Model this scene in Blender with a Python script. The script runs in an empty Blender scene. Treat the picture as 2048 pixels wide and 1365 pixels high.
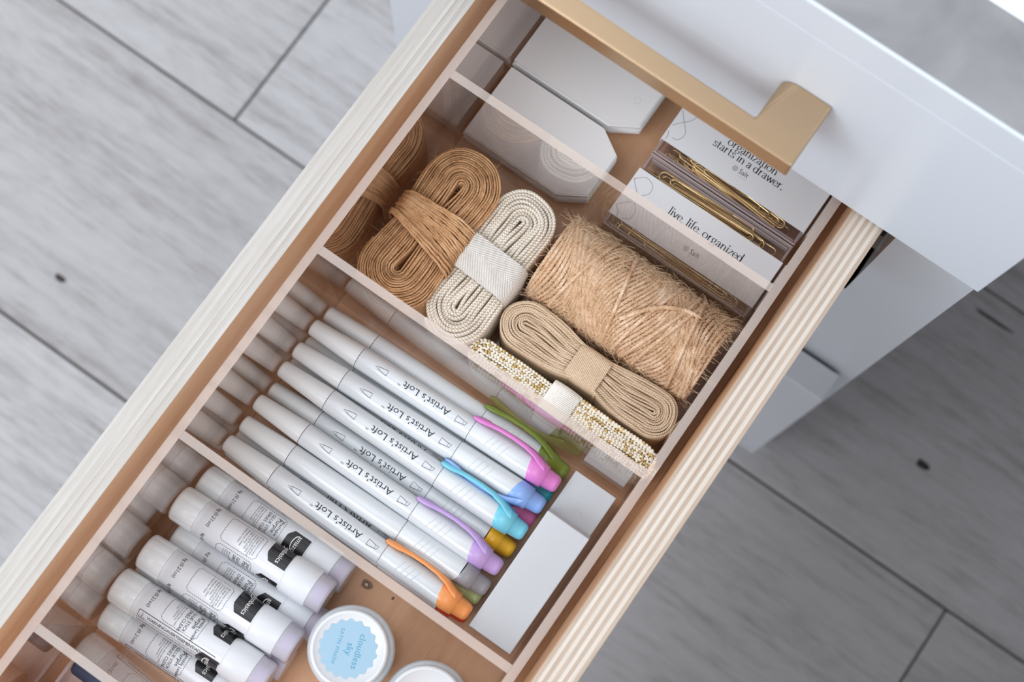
import bpy, bmesh, math, random
from mathutils import Vector, Matrix
random.seed(7)
PI = math.pi
scene = bpy.context.scene
COL = scene.collection

# ------------------------------------------------------------------ camera
cam_d = bpy.data.cameras.new('camera'); cam = bpy.data.objects.new('camera', cam_d); COL.objects.link(cam)
R_right = Vector((0.819061, 0.573544, 0.013604)); R_down = Vector((0.564766, -0.801902, -0.194916)); R_fwd = Vector((-0.100884, 0.167331, -0.980726))
CAM = Vector((0.152892, 0.183050, 0.724481)); FPX = 3090.27
m = Matrix((R_right, -R_down, -R_fwd)).transposed().to_4x4(); m.translation = CAM
cam.matrix_world = m
cam_d.sensor_width = 36.0; cam_d.lens = FPX / 2048 * 36.0; cam_d.clip_start = 0.01
cam_d.dof.use_dof = True; cam_d.dof.focus_distance = 0.685; cam_d.dof.aperture_fstop = 10.5
scene.camera = cam

# ------------------------------------------------------------------ world, lights, exposure
w = bpy.data.worlds.new('room_light'); scene.world = w; w.use_nodes = True
w.node_tree.nodes['Background'].inputs[0].default_value = (0.985, 0.985, 1.0, 1)
w.node_tree.nodes['Background'].inputs[1].default_value = 0.80
def area(name, loc, target, sx, sy, power, col):
    l = bpy.data.lights.new(name, 'AREA'); l.shape = 'RECTANGLE'; l.size = sx; l.size_y = sy; l.energy = power; l.color = col
    o = bpy.data.objects.new(name, l); COL.objects.link(o); o.location = loc
    o.rotation_euler = (Vector(target) - Vector(loc)).to_track_quat('-Z', 'Y').to_euler(); return o
area('window_daylight', (-0.85, 0.30, 1.95), (0.05, 0.15, 0), 1.6, 1.4, 13, (0.84, 0.92, 1.0))
area('right_fill', (1.20, -0.45, 1.95), (0.05, 0.2, 0), 1.4, 1.2, 15, (0.84, 0.92, 1.0))  # added fill from the right to brighten the drawer interior
area('side_window', (-0.80, -1.45, 1.75), (0.05, 0.3, 0), 1.7, 1.3, 38, (0.82, 0.91, 1.0))
scene.view_settings.view_transform = 'Standard'; scene.view_settings.look = 'None'
scene.view_settings.gamma = 1.0; scene.view_settings.use_curve_mapping = False
scene.view_settings.exposure = -0.05
try:
    scene.cycles.transparent_max_bounces = 32; scene.cycles.max_bounces = 12
except Exception: pass

# ------------------------------------------------------------------ materials
def lin(c):
    return tuple(((v / 255) / 12.92 if v / 255 <= 0.04045 else ((v / 255 + 0.055) / 1.055) ** 2.4) for v in c) + (1.0,)
def mat(name, col, rough=0.5, metal=0.0, spec=0.5, coat=0.0, trans=None):
    mm = bpy.data.materials.new(name); mm.use_nodes = True; b = mm.node_tree.nodes['Principled BSDF']
    b.inputs['Base Color'].default_value = col if len(col) == 4 else tuple(col) + (1,)
    b.inputs['Roughness'].default_value = rough; b.inputs['Metallic'].default_value = metal
    b.inputs['Specular IOR Level'].default_value = spec; b.inputs['Coat Weight'].default_value = coat
    return mm
class NT:
    def __init__(s, mm): s.t = mm.node_tree; s.n = s.t.nodes; s.b = s.n.get('Principled BSDF')
    def add(s, ty, **kw):
        nd = s.n.new(ty)
        for k, v in kw.items(): setattr(nd, k, v)
        return nd
    def link(s, a, b): s.t.links.new(a, b)
    def math(s, op, a, b=None):
        nd = s.n.new('ShaderNodeMath'); nd.operation = op
        for i, v in enumerate((a, b)):
            if v is None: continue
            if isinstance(v, (int, float)): nd.inputs[i].default_value = v
            else: s.link(v, nd.inputs[i])
        return nd.outputs[0]
    def mapping(s, src='Object', scale=(1, 1, 1), loc=None, randoff=0):
        tc = s.n.new('ShaderNodeTexCoord'); out = tc.outputs[src]
        if randoff:
            oi = s.n.new('ShaderNodeObjectInfo'); v = s.n.new('ShaderNodeVectorMath'); v.operation = 'ADD'
            c = s.n.new('ShaderNodeCombineXYZ')
            r1 = s.math('MULTIPLY', oi.outputs['Random'], randoff); r2 = s.math('MULTIPLY', oi.outputs['Random'], randoff * 3.7)
            s.link(r1, c.inputs[0]); s.link(r2, c.inputs[1]); s.link(r1, c.inputs[2])
            s.link(out, v.inputs[0]); s.link(c.outputs[0], v.inputs[1]); out = v.outputs[0]
        mp = s.n.new('ShaderNodeMapping'); mp.inputs['Scale'].default_value = scale
        if loc: mp.inputs['Location'].default_value = loc
        s.link(out, mp.inputs[0]); return mp.outputs[0]
    def noise(s, vec, scale=5, detail=4, rough=0.55, dist=0.0):
        nd = s.n.new('ShaderNodeTexNoise'); nd.inputs['Scale'].default_value = scale; nd.inputs['Detail'].default_value = detail
        nd.inputs['Roughness'].default_value = rough; nd.inputs['Distortion'].default_value = dist; s.link(vec, nd.inputs['Vector']); return nd.outputs['Fac']
    def ramp(s, fac, stops):
        nd = s.n.new('ShaderNodeValToRGB'); e = nd.color_ramp.elements
        while len(e) < len(stops): e.new(0.5)
        for i, (p, c) in enumerate(stops): e[i].position = p; e[i].color = tuple(c) if len(c) == 4 else tuple(c) + (1,)
        s.link(fac, nd.inputs[0]); return nd.outputs[0]
    def mix(s, fac, a, b, blend='MIX'):
        nd = s.n.new('ShaderNodeMix'); nd.data_type = 'RGBA'; nd.blend_type = blend
        for sock, v in ((nd.inputs[0], fac), (nd.inputs[6], a), (nd.inputs[7], b)):
            if isinstance(v, (int, float)): sock.default_value = v
            elif isinstance(v, tuple): sock.default_value = v
            else: s.link(v, sock)
        return nd.outputs[2]
    def bump(s, h, strength=0.3, dist=0.001):
        nd = s.n.new('ShaderNodeBump'); nd.inputs['Strength'].default_value = strength; nd.inputs['Distance'].default_value = dist
        s.link(h, nd.inputs['Height']); s.link(nd.outputs[0], s.b.inputs['Normal'])
    def color(s, c): s.link(c, s.b.inputs['Base Color'])

def make_floor_mat():
    mm = mat('greyed_oak_plank', (0.4, 0.4, 0.41), 0.55, spec=0.3); t = NT(mm)
    v = t.mapping('Object', (1, 1, 1), randoff=13.0)
    warp = t.noise(t.mapping('Object', (2.2, 7.0, 1), randoff=9.0), 1.0, 3, 0.5, 0.6)
    rings = t.n.new('ShaderNodeTexWave'); rings.wave_type = 'BANDS'; rings.bands_direction = 'Y'
    rings.inputs['Scale'].default_value = 3.2; rings.inputs['Distortion'].default_value = 9.0; rings.inputs['Detail'].default_value = 2.0; rings.inputs['Detail Scale'].default_value = 1.1
    t.link(t.mapping('Object', (0.9, 4.5, 1), randoff=9.0), rings.inputs['Vector'])
    streak = t.noise(t.mapping('Object', (4.5, 120, 12), randoff=13.0), 1.0, 8, 0.70, 0.25)
    blotch = t.noise(t.mapping('Object', (1.7, 24, 4), randoff=5.0), 1.0, 5, 0.6, 0.35)
    fine = t.noise(t.mapping('Object', (34, 560, 70), randoff=3.0), 1.0, 4, 0.7)
    a = t.math('MULTIPLY', streak, 0.30); b_ = t.math('MULTIPLY', blotch, 0.24); c = t.math('MULTIPLY', fine, 0.30); d = t.math('ADD', t.math('MULTIPLY', rings.outputs['Fac'], 0.02), t.math('MULTIPLY', t.noise(t.mapping('Object', (34, 120, 34), randoff=7.0), 1.0, 6, 0.68, 0.3), 0.26))
    f = t.math('ADD', t.math('ADD', a, b_), t.math('ADD', c, d))
    colr = t.ramp(f, [(0.36, (0.19, 0.172, 0.168)), (0.46, (0.345, 0.325, 0.325)), (0.57, (0.495, 0.485, 0.49)), (0.74, (0.58, 0.575, 0.585))])
    # small dark knots
    vo = t.n.new('ShaderNodeTexVoronoi'); vo.inputs['Scale'].default_value = 1.0
    t.link(t.mapping('Object', (3.1, 6.2, 3.1), randoff=17.0), vo.inputs['Vector'])
    k = t.ramp(vo.outputs['Distance'], [(0.020, (1, 1, 1)), (0.05, (0, 0, 0))])
    colr = t.mix(k, colr, (0.06, 0.05, 0.05, 1))
    oi = t.n.new('ShaderNodeObjectInfo'); tint = t.ramp(oi.outputs['Random'], [(0, (0.90, 0.89, 0.89)), (1, (1.06, 1.06, 1.07))])
    colr = t.mix(1.0, colr, tint, 'MULTIPLY')
    t.color(colr); t.bump(f, 0.25, 0.001); return mm
def make_birch():
    mm = mat('birch_ply_face', (0.6, 0.4, 0.26), 0.5, spec=0.3); t = NT(mm)
    g = t.noise(t.mapping('Object', (60, 4, 60)), 1.0, 5, 0.6, 1.2); h = t.noise(t.mapping('Object', (900, 70, 900)), 1.0, 2, 0.6)
    big = t.noise(t.mapping('Object', (9, 5, 9)), 1.0, 3, 0.5, 0.8)
    f = t.math('ADD', t.math('MULTIPLY', g, 0.5), t.math('ADD', t.math('MULTIPLY', h, 0.2), t.math('MULTIPLY', big, 0.4)))
    t.color(t.ramp(f, [(0.35, (0.62, 0.345, 0.185)), (0.55, (0.76, 0.47, 0.28)), (0.75, (0.82, 0.57, 0.385))])); t.bump(h, 0.08, 0.0005); return mm
def make_ply(name, c0, c1):
    mm = mat(name, c0, 0.6, spec=0.25); t = NT(mm)
    a = t.noise(t.mapping('Object', (520, 26, 50), randoff=3.0), 1.0, 4, 0.65, 0.3); b_ = t.noise(t.mapping('Object', (90, 9, 20), randoff=3.0), 1.0, 3, 0.5)
    f = t.math('ADD', t.math('MULTIPLY', a, 0.6), t.math('MULTIPLY', b_, 0.4))
    t.color(t.ramp(f, [(0.32, c1), (0.6, c0)])); t.bump(a, 0.2, 0.0004); return mm
def schlick(t, power=3.2, f0=0.02):
    g = t.n.new('ShaderNodeNewGeometry'); d = t.n.new('ShaderNodeVectorMath'); d.operation = 'DOT_PRODUCT'
    t.link(g.outputs['Normal'], d.inputs[0]); t.link(g.outputs['Incoming'], d.inputs[1])
    c = t.math('SUBTRACT', 1.0, t.math('ABSOLUTE', d.outputs['Value']))
    return t.math('ADD', f0, t.math('MULTIPLY', t.math('POWER', c, power), 1 - f0))
def make_acrylic(name, tint=(0.985, 0.965, 0.955, 1), milk=0.0, milkcol=(0.9, 0.85, 0.83, 1), rough=0.015, power=3.2):
    mm = bpy.data.materials.new(name); mm.use_nodes = True; t = NT(mm); t.n.remove(t.b)
    tr = t.n.new('ShaderNodeBsdfTransparent'); tr.inputs[0].default_value = tint
    gl = t.n.new('ShaderNodeBsdfGlossy'); gl.inputs['Roughness'].default_value = rough
    mx = t.n.new('ShaderNodeMixShader'); t.link(schlick(t, power), mx.inputs[0])
    base = tr.outputs[0]
    if milk:
        df = t.n.new('ShaderNodeBsdfDiffuse'); df.inputs[0].default_value = milkcol
        m2 = t.n.new('ShaderNodeMixShader'); m2.inputs[0].default_value = milk; t.link(base, m2.inputs[1]); t.link(df.outputs[0], m2.inputs[2]); base = m2.outputs[0]
    t.link(base, mx.inputs[1]); t.link(gl.outputs[0], mx.inputs[2]); t.link(mx.outputs[0], t.n['Material Output'].inputs[0]); return mm
def make_thread(name, c_dark, c_mid, c_light, us, vs, rough=0.85, bump=0.6, dist=0.0004, twill=0.0):
    # fibre or weave that runs along the strip: U = length, V = across (metres)
    mm = mat(name, c_mid, rough, spec=0.15); t = NT(mm)
    uv = t.n.new('ShaderNodeUVMap'); sep = t.n.new('ShaderNodeSeparateXYZ'); t.link(uv.outputs[0], sep.inputs[0])
    u = t.math('MULTIPLY', sep.outputs[0], us); v = t.math('MULTIPLY', sep.outputs[1], vs)
    if twill:
        tri = t.math('ABSOLUTE', t.math('SUBTRACT', sep.outputs[1], twill))
        s1 = t.math('SINE', t.math('ADD', u, t.math('MULTIPLY', tri, vs))); f = t.math('ADD', t.math('MULTIPLY', s1, 0.5), 0.5)
    else:
        s1 = t.math('SINE', t.math('ADD', u, t.math('MULTIPLY', v, 0.5))); s2 = t.math('SINE', v)
        f = t.math('ADD', t.math('MULTIPLY', t.math('MULTIPLY', s1, s2), 0.5), 0.5)
    nz = t.noise(t.mapping('Object', (900, 900, 900)), 1.0, 2, 0.6); nb = t.noise(t.mapping('Object', (120, 120, 120)), 1.0, 2, 0.5)
    g = t.math('ADD', t.math('MULTIPLY', f, 0.55), t.math('ADD', t.math('MULTIPLY', nz, 0.3), t.math('MULTIPLY', nb, 0.25)))
    t.color(t.ramp(g, [(0.25, c_dark), (0.52, c_mid), (0.82, c_light)])); t.bump(g, bump, dist); return mm

M = {}
M['floor'] = make_floor_mat(); M['gap'] = mat('dark_joint', lin((118, 112, 105)), 0.9); M['floorknot'] = mat('dark_knot', lin((58, 48, 46)), 0.7)
M['birch'] = make_birch()
M['ply_light'] = make_ply('ply_light', (0.68, 0.61, 0.54), (0.57, 0.48, 0.40)); M['ply_tan'] = make_ply('ply_tan', (0.53, 0.42, 0.335), (0.42, 0.31, 0.235))
M['ply_pale'] = make_ply('ply_pale', (0.56, 0.53, 0.495), (0.46, 0.42, 0.38)); M['ply_mid'] = make_ply('ply_mid', (0.53, 0.495, 0.455), (0.44, 0.395, 0.35))
M['white'] = mat('white_lacquer', (0.66, 0.695, 0.75), 0.28, spec=0.5)
M['dark'] = mat('bay_shade_paint', (0.03, 0.022, 0.02), 0.8)  # near-black colour that paints the shade inside the drawer bay
M['acrylic'] = make_acrylic('clear_acrylic', power=2.8); M['divider'] = make_acrylic('clear_acrylic_divider', power=4.4); M['rim'] = make_acrylic('acrylic_cut_edge', (0.97, 0.89, 0.83, 1), 0.36, (0.97, 0.83, 0.75, 1), 0.12)
M['clear'] = make_acrylic('clear_styrene', (0.985, 0.97, 0.97, 1), 0.015, (0.85, 0.8, 0.82, 1)); M['clear_rim'] = make_acrylic('styrene_edge', (0.95, 0.9, 0.9, 1), 0.35, (0.86, 0.80, 0.82, 1), 0.1)
M['brass'] = mat('satin_brass', lin((190, 162, 130)), 0.27, 0.85); M['gold'] = mat('polished_gold', lin((240, 214, 156)), 0.24, 0.9)
M['pen_white'] = mat('white_gloss_plastic', (0.655, 0.69, 0.72), 0.16, spec=0.5, coat=0.3); M['pen_cap'] = mat('milky_cap_plastic', (0.715, 0.725, 0.73), 0.22)
M['ink'] = mat('black_print', (0.025, 0.025, 0.03), 0.5); M['greyink'] = mat('grey_print', (0.16, 0.16, 0.17), 0.5); M['lineart'] = mat('mauve_grey_line', (0.42, 0.39, 0.41), 0.6)
M['label_black'] = mat('glossy_black_label', (0.018, 0.018, 0.02), 0.22); M['whiteink'] = mat('white_print', (0.85, 0.85, 0.85), 0.5)
M['tube'] = mat('glue_tube_white', (0.68, 0.70, 0.735), 0.24, coat=0.2); M['ridge'] = mat('pearl_white_plastic', (0.68, 0.70, 0.735), 0.3)
M['knob'] = make_acrylic('frosted_lilac_knob', (0.95, 0.92, 0.96, 1), 0.55, (0.80, 0.77, 0.84, 1), 0.15); M['purple'] = mat('purple_glue', lin((140, 105, 185)), 0.4)
M['paper'] = mat('white_card', (0.82, 0.835, 0.86), 0.7, spec=0.2); M['tagpaper'] = mat('warm_white_tag_card', (0.88, 0.875, 0.875), 0.75, spec=0.15)
M['holeline'] = mat('perforation_ring_grey', (0.60, 0.59, 0.59), 0.8)  # grey ring line of the tag's perforated hole
def make_eraser():
    mm = mat('white_eraser_vinyl', (0.62, 0.635, 0.66), 0.5, spec=0.25); t = NT(mm)
    a = t.noise(t.mapping('Object', (420, 420, 420)), 1.0, 3, 0.6); b_ = t.noise(t.mapping('Object', (60, 60, 60)), 1.0, 2, 0.5)
    f = t.math('ADD', t.math('MULTIPLY', a, 0.7), t.math('MULTIPLY', b_, 0.5))
    t.color(t.ramp(f, [(0.30, (0.44, 0.455, 0.47)), (0.38, (0.55, 0.575, 0.60)), (0.5, (0.59, 0.62, 0.655))])); return mm
M['eraser'] = make_eraser()
def make_cord(name, c_dark, c_mid, c_light):
    mm = mat(name, c_mid, 0.85, spec=0.12); t = NT(mm)
    a = t.noise(t.mapping('Object', (1500, 1500, 1500)), 1.0, 3, 0.65); b_ = t.noise(t.mapping('Object', (160, 160, 160)), 1.0, 3, 0.5)
    f = t.math('ADD', t.math('MULTIPLY', a, 0.55), t.math('MULTIPLY', b_, 0.5))
    t.color(t.ramp(f, [(0.34, c_dark), (0.52, c_mid), (0.72, c_light)])); t.bump(a, 0.5, 0.0003); return mm
M['jute'] = make_cord('natural_jute', lin((168, 126, 94)), lin((216, 180, 146)), lin((242, 222, 200)))
M['brownjute'] = make_cord('brown_jute', lin((146, 104, 70)), lin((200, 154, 112)), lin((226, 188, 146)))
M['whitecot'] = make_thread('white_cotton_tape', lin((150, 134, 114)), lin((232, 219, 202)), lin((250, 244, 234)), 4300, 5200, 0.8, 0.9, 0.0005)
M['whiteband'] = make_thread('herringbone_tape', lin((185, 176, 165)), lin((228, 222, 214)), lin((244, 240, 235)), 6200, 5000, 0.8, 0.8, 0.0005, twill=0.010)
M['beigecot'] = make_thread('beige_cotton_tape', lin((150, 120, 90)), lin((220, 194, 164)), lin((240, 222, 198)), 5600, 6000, 0.85, 0.9, 0.0005)
M['beigeband'] = make_thread('beige_basket_weave', lin((154, 124, 92)), lin((220, 194, 164)), lin((238, 218, 192)), 6500, 6500, 0.85, 0.9, 0.0005)
M['cream'] = mat('cream_braid', lin((240, 232, 216)), 0.7); M['goldthread'] = mat('gold_braid_thread', lin((206, 178, 118)), 0.45, 0.3)
M['ivoryband'] = make_thread('white_ribbed_band', lin((190, 180, 165)), lin((240, 236, 228)), lin((250, 248, 244)), 7600, 100, 0.6, 0.9, 0.0005)
M['fibre'] = mat('loose_jute_fibre', lin((236, 206, 168)), 0.7); M['brownfibre'] = mat('loose_brown_fibre', lin((200, 158, 112)), 0.7)
def make_desktop():
    mm = mat('mottled_grey_top', (0.5, 0.5, 0.5), 0.4); t = NT(mm)
    a = t.noise(t.mapping('Object', (22, 22, 22)), 1.0, 4, 0.6, 0.6)
    t.color(t.ramp(a, [(0.3, (0.205, 0.202, 0.208)), (0.55, (0.265, 0.265, 0.27)), (0.75, (0.32, 0.32, 0.33))])); return mm
M['desktop'] = make_desktop()
M['skyblue'] = mat('pale_blue_sticker', lin((152, 184, 204)), 0.6); M['bluetext'] = mat('blue_print', lin((78, 150, 182)), 0.5)
M['paint'] = mat('pale_blue_paint', lin((190, 214, 228)), 0.4); M['jar'] = make_acrylic('clear_jar_plastic', (0.97, 0.985, 0.99, 1), 0.6, (0.84, 0.91, 0.95, 1), 0.4); M['lid'] = mat('white_lid', (0.68, 0.70, 0.73), 0.3)
M['navy'] = mat('navy_plastic', lin((52, 62, 88)), 0.4); M['tanpaper'] = mat('tan_tape', lin((206, 160, 136)), 0.7); M['black'] = mat('black_rubber', (0.012, 0.012, 0.012), 0.5)
M['knot'] = mat('wood_knot', lin((150, 112, 88)), 0.6); M['knotdark'] = mat('wood_knot_ring', lin((108, 76, 60)), 0.6); M['knotpale'] = mat('knot_pith', lin((212, 196, 160)), 0.6)

# ------------------------------------------------------------------ mesh helpers
class MB:
    def __init__(s): s.v = []; s.f = []; s.m = []; s.uv = None; s.sm = []
    def box(s, x0, x1, y0, y1, z0, z1, mi=0, mtop=None, mx=None):
        b = len(s.v); s.v += [(x0, y0, z0), (x1, y0, z0), (x1, y1, z0), (x0, y1, z0), (x0, y0, z1), (x1, y0, z1), (x1, y1, z1), (x0, y1, z1)]
        for k, q in enumerate(((0, 3, 2, 1), (4, 5, 6, 7), (0, 1, 5, 4), (1, 2, 6, 5), (2, 3, 7, 6), (3, 0, 4, 7))):
            s.face([b + i for i in q], (mtop if (k == 1 and mtop is not None) else mi))
        return s
    def face(s, idx, mi=0, smooth=False, uv=None):
        s.f.append(list(idx)); s.m.append(mi); s.sm.append(smooth)
        if uv is not None or s.uv is not None:
            if s.uv is None: s.uv = [(0, 0)] * (sum(len(q) for q in s.f[:-1]))
            s.uv += list(uv) if uv is not None else [(0, 0)] * len(idx)
        return s
    def grid(s, rows, mi=0, closed_u=False, closed_v=False, smooth=True, uvs=None):
        b = len(s.v); nu = len(rows); nv = len(rows[0])
        for r in rows: s.v += [tuple(p) for p in r]
        for i in range(nu if closed_u else nu - 1):
            for j in range(nv if closed_v else nv - 1):
                i2 = (i + 1) % nu; j2 = (j + 1) % nv
                uv = None
                if uvs: U, V = uvs; uv = [(U[i], V[j]), (U[i + 1], V[j]), (U[i + 1], V[j + 1]), (U[i], V[j + 1])]
                s.face((b + i * nv + j, b + i2 * nv + j, b + i2 * nv + j2, b + i * nv + j2), mi, smooth, uv)
        return b
    def lathe(s, prof, n=28, mi=0, axis='x', o=(0, 0, 0), capa=True, capb=True, mod=None, smooth=True):
        # prof: (t along axis, radius)
        rows = []
        for t, r in prof:
            row = []
            for k in range(n):
                a = 2 * PI * k / n; rr = r * (mod(a, t) if mod else 1.0)
                c, q = rr * math.cos(a), rr * math.sin(a)
                row.append((o[0] + t, o[1] + c, o[2] + q) if axis == 'x' else (o[0] + c, o[1] + q, o[2] + t))
            rows.append(row)
        b = s.grid(rows, mi, closed_v=True, smooth=smooth)
        for use, r_, rev in ((capa, rows[0], True), (capb, rows[-1], False)):
            if use:
                q = len(s.v); s.v += r_; idx = [q + k for k in range(n)]; s.face(idx[::-1] if rev else idx, mi)
        return s
    def tube(s, path, r, n=6, mi=0, closed=False, lobes=0, twist=0.0, caps=True, uvlen=False, rfun=None):
        P = [Vector(p) for p in path]; N = len(P); up = Vector((0, 0, 1)); rows = []; L = [0.0]; frame = None; dist = 0
        for i, p in enumerate(P):
            a = P[(i - 1) % N] if (closed or i > 0) else p; c = P[(i + 1) % N] if (closed or i < N - 1) else p
            t = (c - a).normalized()
            if frame is None:
                ref = up if abs(t.z) < 0.9 else Vector((1, 0, 0)); x = t.cross(ref).normalized()
            else: x = (frame - t * frame.dot(t)).normalized()
            frame = x; y = t.cross(x)
            if i > 0: dist += (p - P[i - 1]).length
            rr0 = r * (rfun(i / max(1, N - 1)) if rfun else 1.0); row = []
            for k in range(n):
                th = 2 * PI * k / n; rr = rr0 * (1 + 0.22 * math.cos(lobes * (th - twist * dist))) if lobes else rr0
                row.append(p + x * (rr * math.cos(th)) + y * (rr * math.sin(th)))
            rows.append(row); L.append(dist)
        uvs = None
        if uvlen:
            U = L[1:] + [dist + (P[0] - P[-1]).length]; V = [2 * PI * r * k / n for k in range(n + 1)]; uvs = (U, V)
        b = s.grid(rows, mi, closed_u=closed, closed_v=True, uvs=uvs)
        if caps and not closed:
            s.face([b + k for k in range(n)][::-1], mi, False, [(0, 0)] * n if uvlen else None); s.face([b + (N - 1) * n + k for k in range(n)], mi, False, [(0, 0)] * n if uvlen else None)
        return s
    def prism(s, pts, z0, z1, mi=0, mside=None):
        b = len(s.v); n = len(pts); s.v += [(x, y, z0) for x, y in pts] + [(x, y, z1) for x, y in pts]
        s.face([b + i for i in range(n)][::-1], mi); s.face([b + n + i for i in range(n)], mi)
        for i in range(n): s.face((b + i, b + (i + 1) % n, b + n + (i + 1) % n, b + n + i), mi if mside is None else mside)
        return s
    def ball(s, c, rx, ry, rz, mi=0, nu=6, nv=4, rot=None):
        b = len(s.v); c = Vector(c)
        def P(x, y, z):
            v = Vector((x * rx, y * ry, z * rz)); v = rot @ v if rot is not None else v; return tuple(c + v)
        s.v.append(P(0, 0, -1))
        for j in range(1, nv):
            th = -PI / 2 + PI * j / nv
            for k in range(nu): a = 2 * PI * k / nu; s.v.append(P(math.cos(th) * math.cos(a), math.cos(th) * math.sin(a), math.sin(th)))
        s.v.append(P(0, 0, 1)); top = len(s.v) - 1
        for k in range(nu): s.face((b, b + 1 + (k + 1) % nu, b + 1 + k), mi, True)
        for j in range(nv - 2):
            for k in range(nu): s.face((b + 1 + j * nu + k, b + 1 + j * nu + (k + 1) % nu, b + 1 + (j + 1) * nu + (k + 1) % nu, b + 1 + (j + 1) * nu + k), mi, True)
        q = b + 1 + (nv - 2) * nu
        for k in range(nu): s.face((q + k, q + (k + 1) % nu, top), mi, True)
        return s
    def mesh(s, name, mats, off=(0, 0, 0)):
        me = bpy.data.meshes.new(name); ox, oy, oz = off
        me.from_pydata([(x - ox, y - oy, z - oz) for x, y, z in s.v], [], s.f)
        for k in (mats if isinstance(mats, (list, tuple)) else [mats]): me.materials.append(k)
        me.polygons.foreach_set('material_index', s.m); me.polygons.foreach_set('use_smooth', s.sm)
        if s.uv is not None:
            l = me.uv_layers.new(name='UVMap'); l.data.foreach_set('uv', [c for q in s.uv for c in q])
        me.update(); return me
def wloc(o):
    v = Vector((0, 0, 0))
    while o is not None: v += o.location; o = o.parent
    return v
def obj(name, mb, mats, parent=None, bevel=0.0, seg=2, local=False):
    off = wloc(parent) if (parent is not None and not local) else (0, 0, 0)
    me = mb.mesh(name, mats, off) if isinstance(mb, MB) else mb
    o = bpy.data.objects.new(name, me); COL.objects.link(o); o.parent = parent
    if bevel:
        bm = bmesh.new(); bm.from_mesh(me); bmesh.ops.bevel(bm, geom=list(bm.edges), offset=bevel, segments=seg, affect='EDGES', profile=0.6, clamp_overlap=True)
        for f in bm.faces: f.smooth = False
        bm.to_mesh(me); bm.free()
    return o
def tag(o, label, cat, group=None, kind=None):
    o['label'] = label; o['category'] = cat
    if group: o['group'] = group
    if kind: o['kind'] = kind
    return o
def thing(name, label, cat, loc=(0, 0, 0), group=None):
    o = bpy.data.objects.new(name, None); o.empty_display_size = 0.02; COL.objects.link(o); o.location = loc
    return tag(o, label, cat, group)
def dup(root, loc=None):
    r = root.copy(); COL.objects.link(r)
    if loc is not None: r.location = loc
    for ch in list(root.children):
        c = ch.copy(); COL.objects.link(c); c.parent = r
        for g in ch.children:
            d = g.copy(); COL.objects.link(d); d.parent = c
    return r
def smoothstep(a, b, x):
    t = max(0, min(1, (x - a) / (b - a))); return t * t * (3 - 2 * t)
def catmull(pts, n=8, closed=False):
    P = [Vector(p) for p in pts]; N = len(P); out = []
    for i in range(N if closed else N - 1):
        p0 = P[i - 1] if (closed or i > 0) else P[0]; p1 = P[i]; p2 = P[(i + 1) % N]; p3 = P[(i + 2) % N] if (closed or i + 2 < N) else P[-1]
        for k in range(n):
            t = k / n; out.append(0.5 * ((2 * p1) + (p2 - p0) * t + (2 * p0 - 5 * p1 + 4 * p2 - p3) * t * t + (3 * p1 - p0 - 3 * p2 + p3) * t ** 3))
    if not closed: out.append(P[-1])
    return out

# ---- flat print: triangles in 2D (s = reading direction, t = letter up), placed on a surface by a mapping function
_tc = {}
def text2d(s, size, align='LEFT', space=1.0):
    key = (s, align, space)
    if key not in _tc:
        c = bpy.data.curves.new('print', 'FONT'); c.body = s; c.size = 1.0; c.align_x = align; c.space_character = space; c.resolution_u = 2
        o = bpy.data.objects.new('print', c); me = o.to_mesh()
        _tc[key] = ([(v.co.x, v.co.y) for v in me.vertices], [list(p.vertices) for p in me.polygons])
        o.to_mesh_clear(); bpy.data.objects.remove(o); bpy.data.curves.remove(c)
    V, F = _tc[key]; return [(x * size, y * size) for x, y in V], F
def stroke2d(pts, wid, nib=None):
    # ribbon along a polyline; nib=(thin, thick) varies with direction like a broad pen
    V = []; F = []; n = len(pts)
    for i, p in enumerate(pts):
        a = pts[max(0, i - 1)]; b = pts[min(n - 1, i + 1)]; dx, dy = b[0] - a[0], b[1] - a[1]; l = math.hypot(dx, dy) or 1e-9
        w = wid if nib is None else nib[0] + (nib[1] - nib[0]) * abs(dy / l) ** 1.6
        nx, ny = -dy / l * w / 2, dx / l * w / 2; V += [(p[0] + nx, p[1] + ny), (p[0] - nx, p[1] - ny)]
        if i: k = 2 * i; F.append([k - 2, k - 1, k + 1, k])
    return V, F
def split(geo, maxl):
    V, F = geo; V = list(V); out = []; st = []
    for f in F:
        for i in range(1, len(f) - 1): st.append((f[0], f[i], f[i + 1]))
    while st:
        a, b, c = st.pop(); e = [(math.dist(V[p], V[q]), p, q, r) for p, q, r in ((a, b, c), (b, c, a), (c, a, b))]; l, p, q, r = max(e)
        if l <= maxl: out.append([a, b, c]); continue
        V.append(((V[p][0] + V[q][0]) / 2, (V[p][1] + V[q][1]) / 2)); m_ = len(V) - 1; st += [(p, m_, r), (m_, q, r)]
    return V, out
def put(mb, geo, fn, mi=0, s0=0, t0=0, rot=0.0, maxl=None):
    if maxl: geo = split(geo, maxl)
    V, F = geo; b = len(mb.v); c, q = math.cos(rot), math.sin(rot)
    for x, y in V: mb.v.append(tuple(fn(s0 + x * c - y * q, t0 + x * q + y * c)))
    for f in F: mb.face([b + i for i in f], mi)
def plane_fn(o, sdir, udir, z):
    return lambda s, t: (o[0] + s * sdir[0] + t * udir[0], o[1] + s * sdir[1] + t * udir[1], z)

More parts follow.
